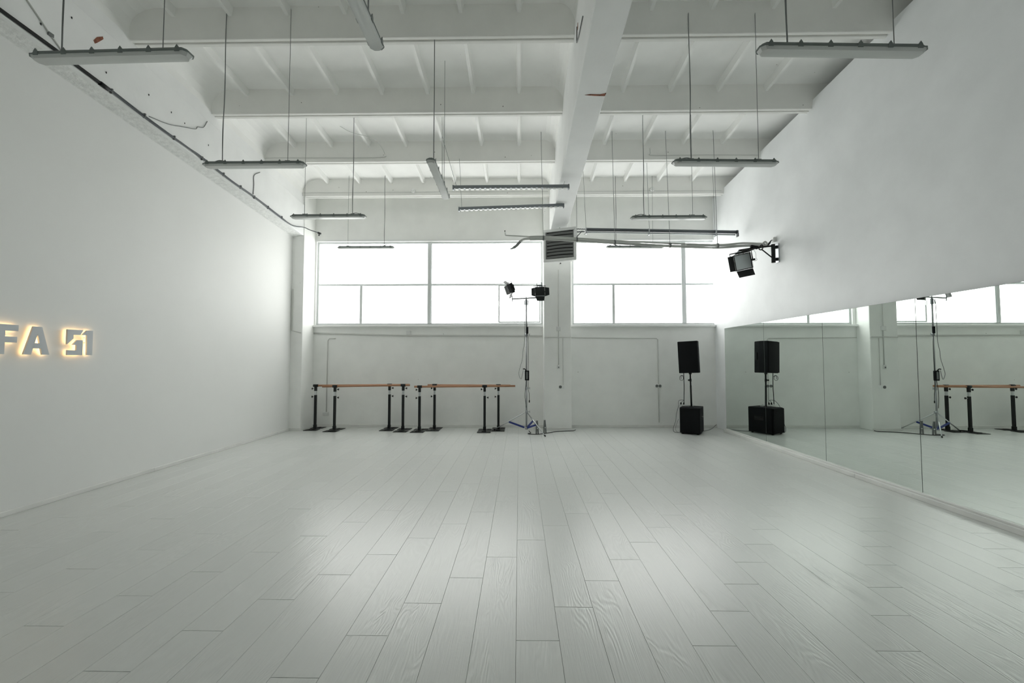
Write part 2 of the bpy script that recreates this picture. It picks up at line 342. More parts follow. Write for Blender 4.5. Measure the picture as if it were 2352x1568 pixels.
# ------------------------------------------------------------------ windows
def window(name, x0, x1, mulls, bars, blinds, sash=None):
    root = MB((0, YB, 0)); yf, yb_ = YB+.05, YB+.11; z0, z1 = WZ0, WZ1
    for b in ((x0, x1, z0, z0+.05), (x0, x1, z1-.05, z1), (x0, x0+.045, z0+.05, z1-.05), (x1-.045, x1, z0+.05, z1-.05)):
        root.box(b[0], b[1], yf, yb_, b[2], b[3])
    o = struct(root.build(name, M['frame'], bevel=.004, seg=1)); o['kind'] = 'structure'
    xe = [x0+.045]+mulls+[x1-.045]
    for m in mulls:
        MB((0, YB, 0)).box(m-.042, m+.042, yf-.015, yb_, z0+.05, z1-.05).build('mullion', M['frame'], o, bevel=.004, seg=1)
        MB((0, YB, 0)).box(m+.05, m+.062, yf-.008, yb_, z0+.05, z1-.05).build('mullion_bead', M['frame'], o)
    zt = 3.405
    for a, b in zip(xe[:-1], xe[1:]):
        MB((0, YB, 0)).box(a, b, yf+.012, yf+.04, zt-.024, zt+.024).build('transom', M['frame'], o)
    for x in bars:
        MB((0, YB, 0)).box(x-.03, x+.03, yf+.010, yf+.045, z0+.05, zt-.024).build('glazing_bar', M['frame'], o, bevel=.003, seg=1)
    MB((0, YB, 0)).box(x0, x1, yf+.05, yf+.054, z0, z1).build('pane', M['pane'], o)
    for (a, b, zb) in blinds:
        bo = MB((0, YB, 0)).box(a, b, yf+.002, yf+.005, zb, z1-.06).build('roller_blind', M['blind'], o)
        MB((0, YB, 0)).tube([(a, yf+.0035, zb), (b, yf+.0035, zb)], .006, 6).build('blind_hem_bar', M['white'], bo)
    if sash:
        a, b, zb, zc = sash; s = MB((0, YB, 0)); t = .035
        for q in ((a, b, zb, zb+t), (a, b, zc-t, zc), (a, a+t, zb+t, zc-t), (b-t, b, zb+t, zc-t)): s.box(q[0], q[1], yf-.012, yf+.01, q[2], q[3])
        so = s.build('opening_sash', M['frame'], o, bevel=.004, seg=1)
        MB((0, YB, 0)).obox((a+.02, yf-.028, (zb+zc)/2), (.02, .03, .11)).build('sash_handle', M['white'], so, bevel=.004, seg=1)
    return o
w1 = window('window_1', W1[0], W1[1], [-2.17], [-3.83], [(-4.84, -2.24, 3.44), (-2.09, .50, 3.44)], (-.50, .515, WZ0+.055, 3.40))
w2 = window('window_2', W2[0], W2[1], [3.93], [2.265], [(1.33, 3.87, 3.44), (4.00, 4.63, 3.44)])
MB((0, YB, 0)).box(-4.935, .567, YB-.07, YB+.05, WZ0-.05, WZ0).build('sill', M['white'], w1, bevel=.008)
MB((0, YB, 0)).box(1.192, XR-.005, YB-.07, YB+.05, WZ0-.05, WZ0).build('sill', M['white'], w2, bevel=.008)
struct(MB((0, YB, 0)).box(-4.935, .567, YB-.012, YB+.0, WZ1, WZ1+.05).build('trim_1', M['white']))
struct(MB((0, YB, 0)).box(1.192, XR, YB-.012, YB+.0, WZ1, WZ1+.05).build('trim_2', M['white']))

# ------------------------------------------------------------------ mirrors
ym = [9.80, 8.235, 6.655, 5.10, 3.53, 1.95, .38, -1.2]
ml = ['wall mirror panel nearest the window wall, reflecting the left edge of the subwoofer', 'second wall mirror panel from the window wall, reflecting the black loudspeaker',
      'third wall mirror panel from the window wall, reflecting the white column', 'fourth wall mirror panel from the window wall, reflecting the chrome light stand and barre',
      'fifth wall mirror panel from the window wall, mostly beyond the right edge of the photo', 'sixth wall mirror panel from the window wall, beside the camera', 'wall mirror panel farthest from the window wall, behind the camera']
for i in range(7):
    if i > 4: break
    o = MB((4.58, (ym[i]+ym[i+1])/2, .076)).box(4.568, 4.574, ym[i+1]+.004, ym[i]-.004, .076, 2.285).build('mirror_panel', M['mirror'])
    tag(o, ml[i], 'mirror', 'mirror panels on the right wall')
    MB((4.58, (ym[i]+ym[i+1])/2, .076)).box(4.574, XR-.001, ym[i+1]+.001, ym[i]-.001, .076, 2.288).build('backing_board', M['socket'], o)

# ------------------------------------------------------------------ lit sign letters on the left wall
def letter(name, polys, label):
    ys = [p[0] for q in polys for p in q]; base = (XL, (min(ys)+max(ys))/2, 1.634)
    t = thing(name, label, 'sign letter', base, group='backlit letters on the left wall')
    face = MB(base); bk = MB(base)
    for q in polys:
        face.prism([(XL+.032, a, b) for a, b in q], (.020, 0, 0)); bk.prism([(XL+.026, a, b) for a, b in q], (.0055, 0, 0))
    q = polys[0]; cy = sum(p[0] for p in q)/len(q); cz = sum(p[1] for p in q)/len(q)
    face.build('letter_face', M['letter'], t); bk.build('backlight', M['warm'], t)
    for dz in (-.03, .03): MB(base).tube([(XL, cy, cz+dz), (XL+.03, cy, cz+dz)], .005, 6).build('standoff', M['steel'], t)
    return t
R_ = lambda a, b, c, d: [(a, c), (b, c), (b, d), (a, d)]
letter('letter_f', [[(4.215, 1.634), (4.292, 1.634), (4.292, 1.754), (4.398, 1.754), (4.398, 1.814), (4.292, 1.814), (4.292, 1.872), (4.407, 1.872), (4.407, 1.935), (4.215, 1.935)]], 'backlit letter F, cut by the left edge of the photo, on white wall')
letter('letter_a', [[(4.461, 1.634), (4.533, 1.634), (4.588, 1.857), (4.588, 1.933), (4.545, 1.933)], [(4.641, 1.634), (4.713, 1.634), (4.630, 1.933), (4.588, 1.933), (4.588, 1.857)], [(4.546, 1.70), (4.626, 1.70), (4.612, 1.756), (4.562, 1.756)]], 'backlit letter A glowing warm white on the left wall')
letter('digit_five', [[(4.896, 1.757), (4.965, 1.825), (4.965, 1.867), (5.045, 1.870), (5.076, 1.929), (4.896, 1.927)], [(4.958, 1.752), (5.008, 1.810), (5.075, 1.810), (5.075, 1.634), (4.903, 1.634), (4.903, 1.690), (5.005, 1.690), (5.005, 1.752)]], 'backlit cut-up numeral 5 in two pieces on the left wall')
letter('digit_one', [[(5.063, 1.872), (5.122, 1.929), (5.194, 1.931), (5.194, 1.636), (5.130, 1.636), (5.122, 1.872)]], 'backlit numeral 1 at the right end of the letter sign')

# ------------------------------------------------------------------ hanging batten lights
def batten(label, loc, rz, tilt, wires, thick=0, length=1.27, group='hanging batten lights'):
    t = thing('batten_light', label, 'ceiling light', loc, (0, tilt, rz), group)
    a = length/2; c = .026
    def tray(w0, w1, z0, z1, L0, L1, cut):
        mb = MB(); vs = []
        for (w_, z, l) in ((w0, z0, L0), (w1, z1, L1)):
            k = min(cut, w_*.8)
            vs += [(-l, -w_+k, z), (-l+k, -w_, z), (l-k, -w_, z), (l, -w_+k, z), (l, w_-k, z), (l-k, w_, z), (-l+k, w_, z), (-l, w_-k, z)]
        return mb.add(vs, [list(range(8))[::-1], list(range(8, 16))]+[(i, (i+1) % 8, 8+(i+1) % 8, 8+i) for i in range(8)])
    tray(.052, .042, 0, .030, a, a-.02, c).build('housing', M['housing'], t, bevel=.004, seg=1)
    tray(.056, .056, -.006, .004, a+.006, a+.006, c).build('gasket_rim', M['housing'], t)
    tray(.044, .053, -.032, -.006, a-.022, a-.002, c).build('diffuser', M['clear'], t)
    tray(.046, .040, -.010, -.007, a-.04, a-.04, c).build('reflector', M['plastic_w'], t)
    for sy in (-.022, .022):
        tb = MB().tube([(-a+.07, sy, -.020), (a-.07, sy, -.020)], .008, 8).build('fluorescent_tube', M['tube'], t)
        for e, mm in ((-a+.06, 'red'), (a-.06, 'darkgrey')): MB().tube([(e-.012, sy, -.020), (e+.014, sy, -.020)], .0095, 8).build('tube_cap', M[mm], tb)
    for k in range(6):
        x = -a+.07+k*(length-.14)/5
        for sy in (-1, 1): MB().prism([(x-.02, sy*.057, -.012), (x+.02, sy*.057, -.012), (x+.014, sy*.057, .022), (x, sy*.057, .042), (x-.014, sy*.057, .022)], (0, -sy*.007, 0)).build('clip', M['housing'], t)
    hx = .41*length/1.27
    inv = Euler((0, tilt, rz)).to_matrix().inverted()
    for k, x in enumerate((-hx, hx)):
        br_ = MB().box(x-.03, x+.03, -.012, .012, .034, .048).build('hanger_bracket', M['housing'], t)
        wp = Euler((0, tilt, rz)).to_matrix()@Vector((x, 0, .048))
        top = wires[k] if isinstance(wires, (tuple, list)) else slab(loc[1]+wp.y)-loc[2]
        p0 = Vector((x, 0, .046)); p1 = inv@Vector((wp.x, wp.y, top))
        r = .0075 if k == thick else .0035
        if k == thick:
            mid = p0.lerp(p1, .45)+Vector((.006, 0, 0))
            MB().tube(curve([p0, p0.lerp(p1, .2)+Vector((-.006, 0, 0)), mid, p0.lerp(p1, .8)+Vector((-.003, 0, 0)), p1], 4), r*.75, 6).build('power_cord', M['cable_g'], t)
            MB().tube([p0, p1], .003, 5).build('suspension_wire', M['cable_g'], t)
            d = 1 if x < 0 else -1
            MB().tube(curve([(x, .02, .06), (x-d*.06, .02, .065), (x-d*.14, .03, .045), (x-d*.2, .03, .02), (x-d*.215, .03, 0)], 4), .006, 6).build('feed_cable', M['housing'], t)
        else:
            MB().tube([p0, p1], r, 5).build('suspension_wire', M['cable_g'], t)
    return t
batten('large grey batten light nearest the camera on the left, above the letter sign', (-3.25, 3.34, 4.0), 0, math.radians(-.9), None)
batten('second grey batten light from the camera in the left row', (-3.28, 5.28, 4.0), 0, 0, None)
batten('third batten light in the left row, in front of the corner pilaster', (-3.22, 7.24, 4.0), 0, 0, None, thick=1)
batten('small far batten light hanging before the left window', (-3.42, 9.62, 4.09), 0, 0, None, thick=1)
batten('large grey batten light nearest the camera on the right, by the white wall', (2.50, 3.34, 3.98), 0, math.radians(1.5), None)
batten('second batten light from the camera in the right row', (2.52, 5.30, 3.99), 0, math.radians(.9), None)
batten('third batten light in the right row, above the long grey tube', (2.53, 7.36, 3.99), 0, 0, None)
batten('small far batten light hanging before the right window', (2.58, 9.72, 4.10), 0, math.radians(.6), None)
batten('lengthwise batten light cut by the top edge of the photo', (-1.10, 2.66, 4.0), math.pi/2, 0, None, thick=1)
batten('lengthwise batten light ahead, left of the central beam', (-1.08, 5.80, 4.0), math.pi/2+.012, 0, None, thick=0)

# slim linear bars
def linear_bar(label, p, q, wires):
    p, q = Vector(p), Vector(q); c = (p+q)/2; d = (q-p); L = d.length; rz = math.atan2(d.y, d.x); ty = -math.asin(d.z/L)
    t = thing('linear_light', label, 'ceiling light', c, (0, ty, rz), 'slim linear lights by the central beam')
    MB().box(-L/2, L/2, -.03, .03, -.005, .045).build('housing', M['midgrey'], t, bevel=.004, seg=1)
    for s in (-1, 1): MB().box(s*L/2-.012, s*L/2+.012, -.034, .034, -.03, .050).build('end_cap', M['midgrey'], t, bevel=.003, seg=1)
    me = None; n = 22
    for k in range(n):
        x = -L/2+.06+k*(L-.12)/(n-1)
        if me is None: o = MB().box(-.026, .026, -.026, .026, -.022, -.006).build('louver_cell', M['tube'], t, bevel=.003, seg=1); me = o.data
        else: o = bpy.data.objects.new('louver_cell', me); COL.objects.link(o); o.parent = t
        o.location = (x, 0, 0)
    inv = Euler((0, ty, rz)).to_matrix().inverted()
    for x, top in wires:
        a = Vector((x, 0, .04)); b = inv@(Vector(top)-c); MB().tube([a, b], .0035, 5).build('suspension_wire', M['cable_g'], t)
    return t
linear_bar('slim grey linear light with dashed louver, the upper one crossing the beam', (-1.12, 7.32, 4.50), (.845, 7.36, 4.52), [(-.93, (-1.46, 8.0, slab(8))), (.90, (.78, 7.36, beamb(7.36)+.02))])
linear_bar('slim grey linear light tilted slightly, below and behind the dashed one', (-1.15, 8.26, 4.46), (.85, 8.26, 4.52), [(-.95, (-1.18, 8.36, slab(8.36))), (.90, (.78, 8.26, beamb(8.26)+.02))])

# hanging twin tube (backdrop roller) over the right window
t = thing('backdrop_roller', 'long dark tube with a thin bright tube below, hung over right window', 'backdrop roller', (1.38, 9.0, 4.29))
o0 = Vector((1.38, 9.0, 4.29)); e0 = Vector((4.50, 9.0, 4.22))
MB(o0).tube([o0, e0], .034, 12).build('roller_tube', M['darkgrey'], t)
MB(o0).tube([o0+Vector((0, -.02, -.062)), e0+Vector((-.05, -.02, -.062))], .014, 10).build('bright_tube', M['alu'], t)
for x in (1.39, 2.685, 4.055, 4.50):
    z = 4.29-(x-1.38)/3.12*.07; c = MB(o0); c.tube([(x-.012, 9.0, z), (x+.012, 9.0, z)], .042, 12); c.box(x-.01, x+.01, 8.95, 9.02, z-.10, z-.03)
    cl = c.build('clamp_ring', M['darkgrey'] if x > 4.4 else M['alu'], t)
    MB(o0).tube([(x, 8.97, z-.08), (x-.05, 8.94, z-.12)], .006, 6).build('wing_screw', M['alu'], cl)
for x, tp in ((1.39, 1.33), (2.70, 2.66), (4.05, 4.02)): MB(o0).tube([(x, 9.0, 4.29-(x-1.38)/3.12*.07), (tp, 9.0, slab(9.0))], .004, 5).build('suspension_wire', M['cable_g'], t)
ch = MB(o0)
for k in range(9): ch.obox((1.20+.02*k, 8.99, 4.30-.001*k), (.024, .02, .014), Ry(.5*(-1)**k))
ch.build('drive_chain', M['darkgrey'], t)
ar = MB(o0); ar.tube([(1.20, 9.0, 4.24), (1.36, 9.0, 4.245)], .012, 6); ar.tube([(1.20, 9.0, 4.14), (1.31, 9.0, 4.26)], .010, 6); ar.tube([(1.20, 9.0, 4.16), (1.20, 9.0, 4.10)], .010, 6)
ar.build('mounting_arm', M['darkgrey'], t)

# cable bundle strung across on wires
B = [(.20, 8.0, 3.835), (.448, 8.0, 3.836), (1.066, 8.0, 3.806), (1.761, 8.0, 3.747), (2.773, 8.0, 3.692), (3.638, 8.0, 3.676), (4.10, 8.0, 3.69), (4.49, 8.0, 3.69)]
t = thing('cable_bundle', 'pale bundle of cables strung on wires in front of fan heater and windows', 'cable', (0.448, 8.0, 3.83))
off = (0.448, 8.0, 3.83)
for k, (dy, dz, ph) in enumerate(((0, .022, 0), (.02, -.004, 2), (-.02, -.006, 4), (0, -.030, 5.2))):
    pts = [(x, y+dy, z+dz+.010*math.sin(x*5+ph)*(0.25 if i < 3 else 1)) for i, (x, y, z) in enumerate(B)]
    MB(off).tube(curve(pts, 6), .0165, 7).build('cable', M['cable_w'], t)
MB(off).tube(curve([(.448, 8.0, 3.845), (.1, 8.0, 3.865), (-.25, 8.0, 3.885)], 4), .012, 8).build('rigid_conduit', M['cable_w'], t)
MB(off).tube([(-.25, 8.0, 3.875), (-.262, 8.0, 3.955)], .011, 8).build('conduit_end', M['plastic_w'], t)
MB(off).tube([(-.262, 8.0, 3.955), (-.263, 8.0, 3.975)], .010, 8).build('conduit_plug', M['black'], t)
MB(off).tube(curve([(.25, 8.0, 3.83), (.10, 8.0, 3.815), (.02, 8.0, 3.77), (-.04, 8.0, 3.70), (-.10, 8.0, 3.655)], 6), .022, 8).build('drooping_cable', M['cable_w'], t)
MB(off).tube(curve([(.02, 8.0, 3.765), (-.05, 8.0, 3.69), (-.10, 8.0, 3.655)], 6), .026, 8).build('taped_end', M['cable_g'], t)
MB(off).tube(curve([(-.10, 8.0, 3.655), (-.14, 8.0, 3.635), (-.17, 8.0, 3.63)], 4), .022, 8, .006).build('plug', M['alu'], t)
MB(off).tube(curve([(1.80, 7.98, 3.73), (2.1, 7.97, 3.685), (2.4, 7.97, 3.68), (2.7, 7.98, 3.685)], 5), .004, 5).build('loose_lead', M['cable_g'], t)
for x, z, tx in ((.448, 3.836, .41), (1.066, 3.806, 1.06), (1.761, 3.747, 1.73), (2.773, 3.692, 2.72), (3.638, 3.676, 3.60)):
    w_ = MB(off).tube([(x, 8.0, z), (tx, 8.0, slab(8.0) if not .7 < tx < 1.06 else beamb(8)+.01)], .0045, 5).build('suspension_wire', M['cable_g'], t)
    MB(off).tube([(x-.013, 8.0, z-.003), (x+.013, 8.0, z-.003)], .048, 8).build('clip', M['socket'], w_)
MB(off).tube(curve([(4.45, 8.0, 3.70), (4.49, 7.98, 3.74), (4.52, 7.97, 3.70), (4.48, 7.96, 3.66), (4.54, 7.95, 3.70)], 6), .016, 6).build('coiled_end', M['cable_w'], t)
# black lead and wall box at its right end
t = tag(MB((4.6, 7.9, 3.7)).tube(curve([(4.50, 7.93, 3.64), (4.53, 7.93, 3.70), (4.565, 7.92, 3.74), (4.55, 7.92, 3.70), (4.52, 7.92, 3.66), (4.56, 7.92, 3.74), (4.60, 7.92, 3.755)], 6), .007, 6).build('power_lead', M['black']), 'short black lead looped between cable bundle end and wall box', 'cable')
t = thing('wall_junction_box', 'small white junction box on right wall above the lamp arm', 'junction box', (XR, 7.92, 3.76))
MB((XR, 7.92, 3.76)).box(XR-.045, XR, 7.88, 7.96, 3.715, 3.805).build('box', M['plastic_w'], t, bevel=.012)
MB((XR, 7.92, 3.76)).box(XR-.05, XR-.044, 7.89, 7.95, 3.725, 3.795).build('lid', M['white'], t, bevel=.003, seg=1)

# ------------------------------------------------------------------ fan heater on the column
base = (.88, 9.38, 4.07)
t = thing('fan_heater', 'white louvred fan heater hung on the column between the windows', 'heater', base, (0, 0, math.radians(-22)))
HW, HH, HD = .37, .36, .20
b_ = MB()
for q in ((-HW, HW, -HH, -HH+.065), (-HW, HW, HH-.065, HH), (-HW, -HW+.055, -HH+.065, HH-.065), (HW-.055, HW, -HH+.065, HH-.065)): b_.box(q[0], q[1], -.03, .03, q[2], q[3])
b_.build('front_frame', M['plastic_w'], t, bevel=.012)
MB().box(-HW+.02, HW-.06, .03, HD, -HH+.02, HH-.02).build('casing', M['plastic_w'], t, bevel=.02)
MB().box(-HW+.055, HW-.055, .018, .031, -HH+.065, HH-.065).build('air_outlet', M['dark'], t)
fr = MB()
for q in ((-HW+.055, -HW+.075), (HW-.075, HW-.055)): fr.box(q[0], q[1], -.02, .015, -HH+.065, HH-.065)
fr.build('louver_rail', M['louver'], t)
for k in range(8):
    z = -HH+.10+k*.072; n = 6; s = MB(); vs = []
    ang = -.35+.12*math.sin(k*2.1)
    for i in range(n+1):
        x = -HW+.075+i*(2*HW-.15)/n; dz = .010*math.sin(math.pi*i/n)
        for (yy, zz) in ((-.026, .022), (-.020, .026), (.012, -.016), (.006, -.020)): vs.append((x, yy, z+dz+zz+ang*.02))
    fs = [(i*4+a, i*4+(a+1) % 4, (i+1)*4+(a+1) % 4, (i+1)*4+a) for i in range(n) for a in range(4)]+[(0, 1, 2, 3), tuple(n*4+a for a in range(4))]
    s.add(vs, fs).build('louver_slat', M['louver'], t)
MB().box(-.25, .25, HD, HD+.02, -.05, .05).build('mounting_plate', M['plastic_w'], t)
ba = MB()
for s in (-.2, .2): ba.tube([(s, HD+.01, 0), (s*.9-.02, .70, 0)], .014, 6)
ba.build('mounting_arm', M['plastic_w'], t)
MB().tube([(0, 0, HH), (0, 0, HH+.015)], .01, 6).build('screw', M['socket'], t)
# small sensor on the column under it
t = thing('wall_camera', 'tiny white sensor with a black lens on column under fan heater', 'sensor', (.945, 10.03, 3.81))
MB((.945, 10.03, 3.81)).tube([(.945, 10.03, 3.81), (.945, 9.97, 3.80)], .022, 10).build('body', M['plastic_w'], t)
MB((.945, 10.03, 3.81)).tube([(.948, 9.972, 3.80), (.95, 9.955, 3.797)], .014, 10).build('lens', M['black'], t)

# ------------------------------------------------------------------ studio lights (panel heads with barn doors)
def studio_light(label, loc, R, sc, doors, yoke=True, taper=.74, group=None):
    """local: faces -y; doors = fold angles of top, bottom, left, right barn doors measured out from the face plane"""
    t = thing('studio_light', label, 'studio light', loc, R.to_euler(), group); W = .115*sc; D = .06*sc
    MB().box(-W, W, 0, D, -W, W).build('body', M['black'], t, bevel=.012*sc)
    MB().box(-W*.9, W*.9, D, D+.02*sc, -W*.6, W*.6).build('heat_sink', M['black2'], t, bevel=.004, seg=1)
    rim = MB()
    for q in ((-W, W, -W, -W+.012*sc), (-W, W, W-.012*sc, W), (-W, -W+.012*sc, -W, W), (W-.012*sc, W, -W, W)): rim.box(q[0], q[1], -.012*sc, .004, q[2], q[3])
    rim.build('face_rim', M['black'], t)
    MB().box(-W*.9, W*.9, -.006*sc, .002, -W*.9, W*.9).build('diffuser', M['panel'], t)
    for (nm, ang) in zip(('top', 'bottom', 'left', 'right'), doors):
        # a door starts in the face plane pointing outwards, rotated by ang towards the front
        L = (.11 if ang < 2.5 else .215)*sc
        ca, sa = math.cos(ang), math.sin(ang); th = .003
        def pt(s, l, o):   # s along hinge, l out from hinge
            u = W+.004+l*ca; f = -.014*sc-l*sa+o
            return {'top': (s, f, u), 'bottom': (s, f, -u), 'left': (-u, f, s), 'right': (u, f, s)}[nm]
        w0, w1 = W*.96, W*taper
        if ang > 2.5: w1 = W*.93
        MB().hexa([pt(-w0, 0, 0), pt(w0, 0, 0), pt(w1, L, 0), pt(-w1, L, 0), pt(-w0, 0, th), pt(w0, 0, th), pt(w1, L, th), pt(-w1, L, th)]).build('barn_door', M['black'], t)
    if yoke:
        y = MB(); g = W+.03*sc
        y.tube([(-g, D*.5, -.0), (-g, D*.5, W*1.25), (g, D*.5, W*1.25), (g, D*.5, 0)], .008*sc, 8)
        yo = y.build('yoke', M['black'], t)
        for s in (-1, 1): MB().tube([(s*W, D*.5, 0), (s*(g+.03*sc), D*.5, 0)], .014*sc, 8).build('yoke_knob', M['rubber'], yo)
    return t
# ------------------------------------------------------------------ wall boom arm
bx, by = 4.56, 7.85
t = thing('wall_boom_arm', 'black boom arm bracket fixed to the right wall above the mirror', 'lamp arm', (XR, by, 3.5))
of = (XR, by, 3.5)
MB(of).box(XR-.012, XR-.0005, by-.05, by+.05, 3.32, 3.665).build('wall_plate', M['alu'], t, bevel=.004, seg=1)
for z in (3.385, 3.605):
    k = MB(of); k.tube([(XR-.02, by-.0, z), (bx+.02, by, z)], .014, 8); k.obox((XR-.028, by, z), (.03, .05, .05)); k.build('plate_bracket', M['black'], t)
MB(of).tube([(bx, by, 3.325), (bx, by, 3.655)], .034, 16).build('pivot_post', M['black'], t)
MB(of).tube([(bx, by, 3.63), (4.33, by, 3.605)], .016, 10).build('arm', M['black'], t)
MB(of).tube([(4.36, by, 3.61), (3.95, by, 3.545)], .019, 10).build('arm_extension', M['black'], t)
MB(of).obox((4.22, by-.005, 3.605), (.13, .05, .055), Ry(.16)).build('power_adapter', M['black2'], t, bevel=.008)
MB(of).tube(curve([(4.30, by-.03, 3.60), (4.34, by-.03, 3.64), (4.37, by-.02, 3.60), (4.33, by-.03, 3.55), (4.29, by-.03, 3.57), (4.34, by-.03, 3.61)], 5), .010, 6).build('lead_coil', M['rubber'], t)
MB(of).tube([(4.53, by, 3.42), (4.35, by, 3.57)], .011, 8).build('brace', M['black'], t)
MB(of).tube(curve([(4.20, by-.03, 3.57), (4.10, by-.03, 3.535), (4.05, by-.03, 3.55), (4.00, by-.03, 3.535)], 5), .018, 6).build('wrapped_lead', M['rubber'], t)
MB(of).tube([(4.025, by, 3.545), (4.025, by, 3.49)], .008, 8).build('locking_knob', M['black'], t)
sp = MB(of); sp.tube([(3.945, by, 3.55), (3.945, by, 3.46)], .012, 8); sp.tube([(3.925, by, 3.53), (3.925, by, 3.48)], .009, 8); sp.build('spigot', M['alu'], t)
MB(of).tube(curve([(4.19, by-.03, 3.56), (4.23, by-.03, 3.49), (4.235, by-.03, 3.41), (4.25, by-.03, 3.37), (4.20, by-.03, 3.345)], 6), .003, 5).build('thin_lead', M['cable_g'], t)
RB = Rz(math.radians(-10))@Ry(math.radians(-11))@Rx(math.radians(8))
studio_light('square grey-faced studio light hanging from the wall boom arm', (4.0, by-.03, 3.335), RB, 1.25, (math.radians(80), math.radians(30), math.radians(32), math.radians(108)), taper=.92)

# ------------------------------------------------------------------ chrome light stand
sx, sy = .158, 9.62
t = thing('light_stand', 'tall chrome tripod light stand with crossbar, beside the column', 'light stand', (sx, sy, 0)); of = (sx, sy, 0)
MB(of).tube([(sx, sy, .075), (sx, sy, .98)], .019, 12).build('lower_pole', M['pole'], t)
MB(of).tube([(sx, sy, .98), (sx, sy, 2.15)], .0155, 12).build('middle_pole', M['pole'], t)
MB(of).tube([(sx, sy, 2.15), (sx, sy, 2.85)], .0165, 12).build('upper_pole', M['pole'], t)
for z in (.46, .97, 2.14):
    c = MB(of).tube([(sx, sy, z-.03), (sx, sy, z+.03)], .027, 12).build('pole_collar', M['alu'], t)
    k = MB(of); k.tube([(sx, sy, z), (sx+.065, sy-.02, z)], .006, 6); k.obox((sx+.07, sy-.02, z), (.012, .012, .05)); k.build('wing_screw', M['alu'], c)
MB(of).tube([(sx, sy, .075), (sx, sy, .12)], .030, 12).build('foot_collar', M['alu'], t)
hub = MB(of); hub.obox((sx, sy, 2.86), (.045, .045, .12)); hub.tube([(sx-.035, sy-.03, 2.90), (sx-.035, sy-.03, 2.80)], .010, 8); hub.tube([(sx+.035, sy-.03, 2.90), (sx+.03, sy-.03, 2.78)], .009, 8); hub.tube([(sx, sy, 2.90), (sx, sy, 3.0)], .02, 10, .004)
hub.build('crossbar_clamp', M['midgrey'], t, bevel=.004, seg=1)
MB(of).tube([(-.155, sy, 2.93), (.50, sy, 2.965)], .0155, 10).build('crossbar', M['pole'], t)
for x, za, zb in ((-.155, 2.87, 3.01), (.49, 2.93, 3.03)): MB(of).tube([(x, sy, za), (x, sy, zb)], .009, 8).build('spigot', M['alu'], t)
for (fx, fy, blue) in ((.536, 9.12, 1), (-.562, 9.86, 1), (.44, 10.22, 1)):
    top = Vector((sx, sy, .46)); ft = Vector((fx, fy, .026 if fx < 0 else .014)); d = (ft-top); a = top+d*.06
    lg = MB(of).tube([a, ft], .0115, 10).build('leg', M['steel'], t)
    MB(of).tube([ft-d.normalized()*.03, ft+d.normalized()*.006], .015, 8).build('foot_cap', M['rubber'], lg)
    mid = a.lerp(ft, .52); lo = Vector((sx, sy, .10)); bd = mid-lo
    nrm = bd.cross(Vector((0, 0, 1))).normalized()*.012; up_ = bd.cross(nrm).normalized()*.018
    s = MB(of); p0, p1 = lo+bd*.12, lo+bd*.97
    s.hexa([p0-nrm-up_, p0+nrm-up_, p0+nrm+up_, p0-nrm+up_, p1-nrm-up_, p1+nrm-up_, p1+nrm+up_, p1-nrm+up_]); s.build('leg_brace', M['blue'], t)['label'] = 'blue wrapped leg brace'
# heads and adapters on the stand
studio_light('smaller studio light at left end of the chrome crossbar, seen side on', (-.20, sy-.02, 3.155), Rz(math.radians(-72))@Rx(math.radians(20)), .95, (math.radians(40), math.radians(35), math.radians(22), math.radians(60)), taper=.9, group='studio lights on the chrome stand')
rh = studio_light('smaller studio light at right end of the chrome crossbar, face closed by a flap', (.455, sy-.05, 3.08), Rz(math.radians(6))@Ry(math.radians(-3))@Rx(math.radians(4)), .92, (math.radians(172), math.radians(25), math.radians(30), math.radians(28)), group='studio lights on the chrome stand')
hb = MB(); hb.tube([(-.055, .03, .10), (-.055, .03, .20), (.055, .03, .20), (.055, .03, .10)], .009, 8); hb.box(-.05, .05, .02, .04, .12, .155)
hb.build('handle', M['midgrey'], rh)
p = thing('power_adapter', 'small black power adapter strapped high on the chrome stand', 'power adapter', (sx+.02, sy-.035, 2.16), group='power adapters on the chrome stand')
MB().box(-.022, .022, -.018, .018, 0, .15).build('case', M['black2'], p, bevel=.006); MB().tube([(0, 0, .15), (.004, 0, .25)], .004, 6).build('lead', M['cable_g'], p); MB().tube([(0, 0, 0), (0, 0, -.05)], .005, 6).build('lead', M['black'], p)
p = thing('power_adapter', 'larger black power adapter strapped to the stand at barre height', 'power adapter', (sx+.012, sy-.045, 1.14), group='power adapters on the chrome stand')
MB().box(-.048, .048, -.025, .025, 0, .215).build('case', M['black2'], p, bevel=.008); MB().box(-.02, .02, -.028, -.024, .03, .19).build('label_plate', M['socket'], p)
MB().tube(curve([(-.02, 0, .21), (-.05, -.01, .25), (-.09, -.01, .245)], 5), .012, 6).build('strain_relief', M['black'], p)
cable = lambda n, pts, r, m, lab, cat='cable', base=None, grp=None: tag(MB(base or pts[0]).tube(curve(pts, 6), r, 6).build(n, M[m]), lab, cat, grp)
cable('power_cable', [(sx-.03, sy-.05, 2.85), (sx-.035, sy-.05, 2.3), (sx-.04, sy-.05, 1.98), (sx-.075, sy-.05, 1.78), (sx-.09, sy-.05, 1.6), (sx-.15, sy-.05, 1.38), (sx-.165, sy-.05, 1.27), (sx-.115, sy-.05, 1.17), (sx-.07, sy-.05, 1.36)], .0055, 'cable_g', 'thin grey cable bowing out left of the chrome light stand')
cable('power_cable', [(sx+.035, sy-.03, 2.1), (sx+.042, sy-.03, 1.7), (sx+.038, sy-.03, 1.2), (sx+.045, sy-.03, .95), (sx+.06, sy-.03, .84), (sx+.062, sy-.03, .70)], .0055, 'black', 'dark cable hanging along right side of the chrome stand, ending in plug')
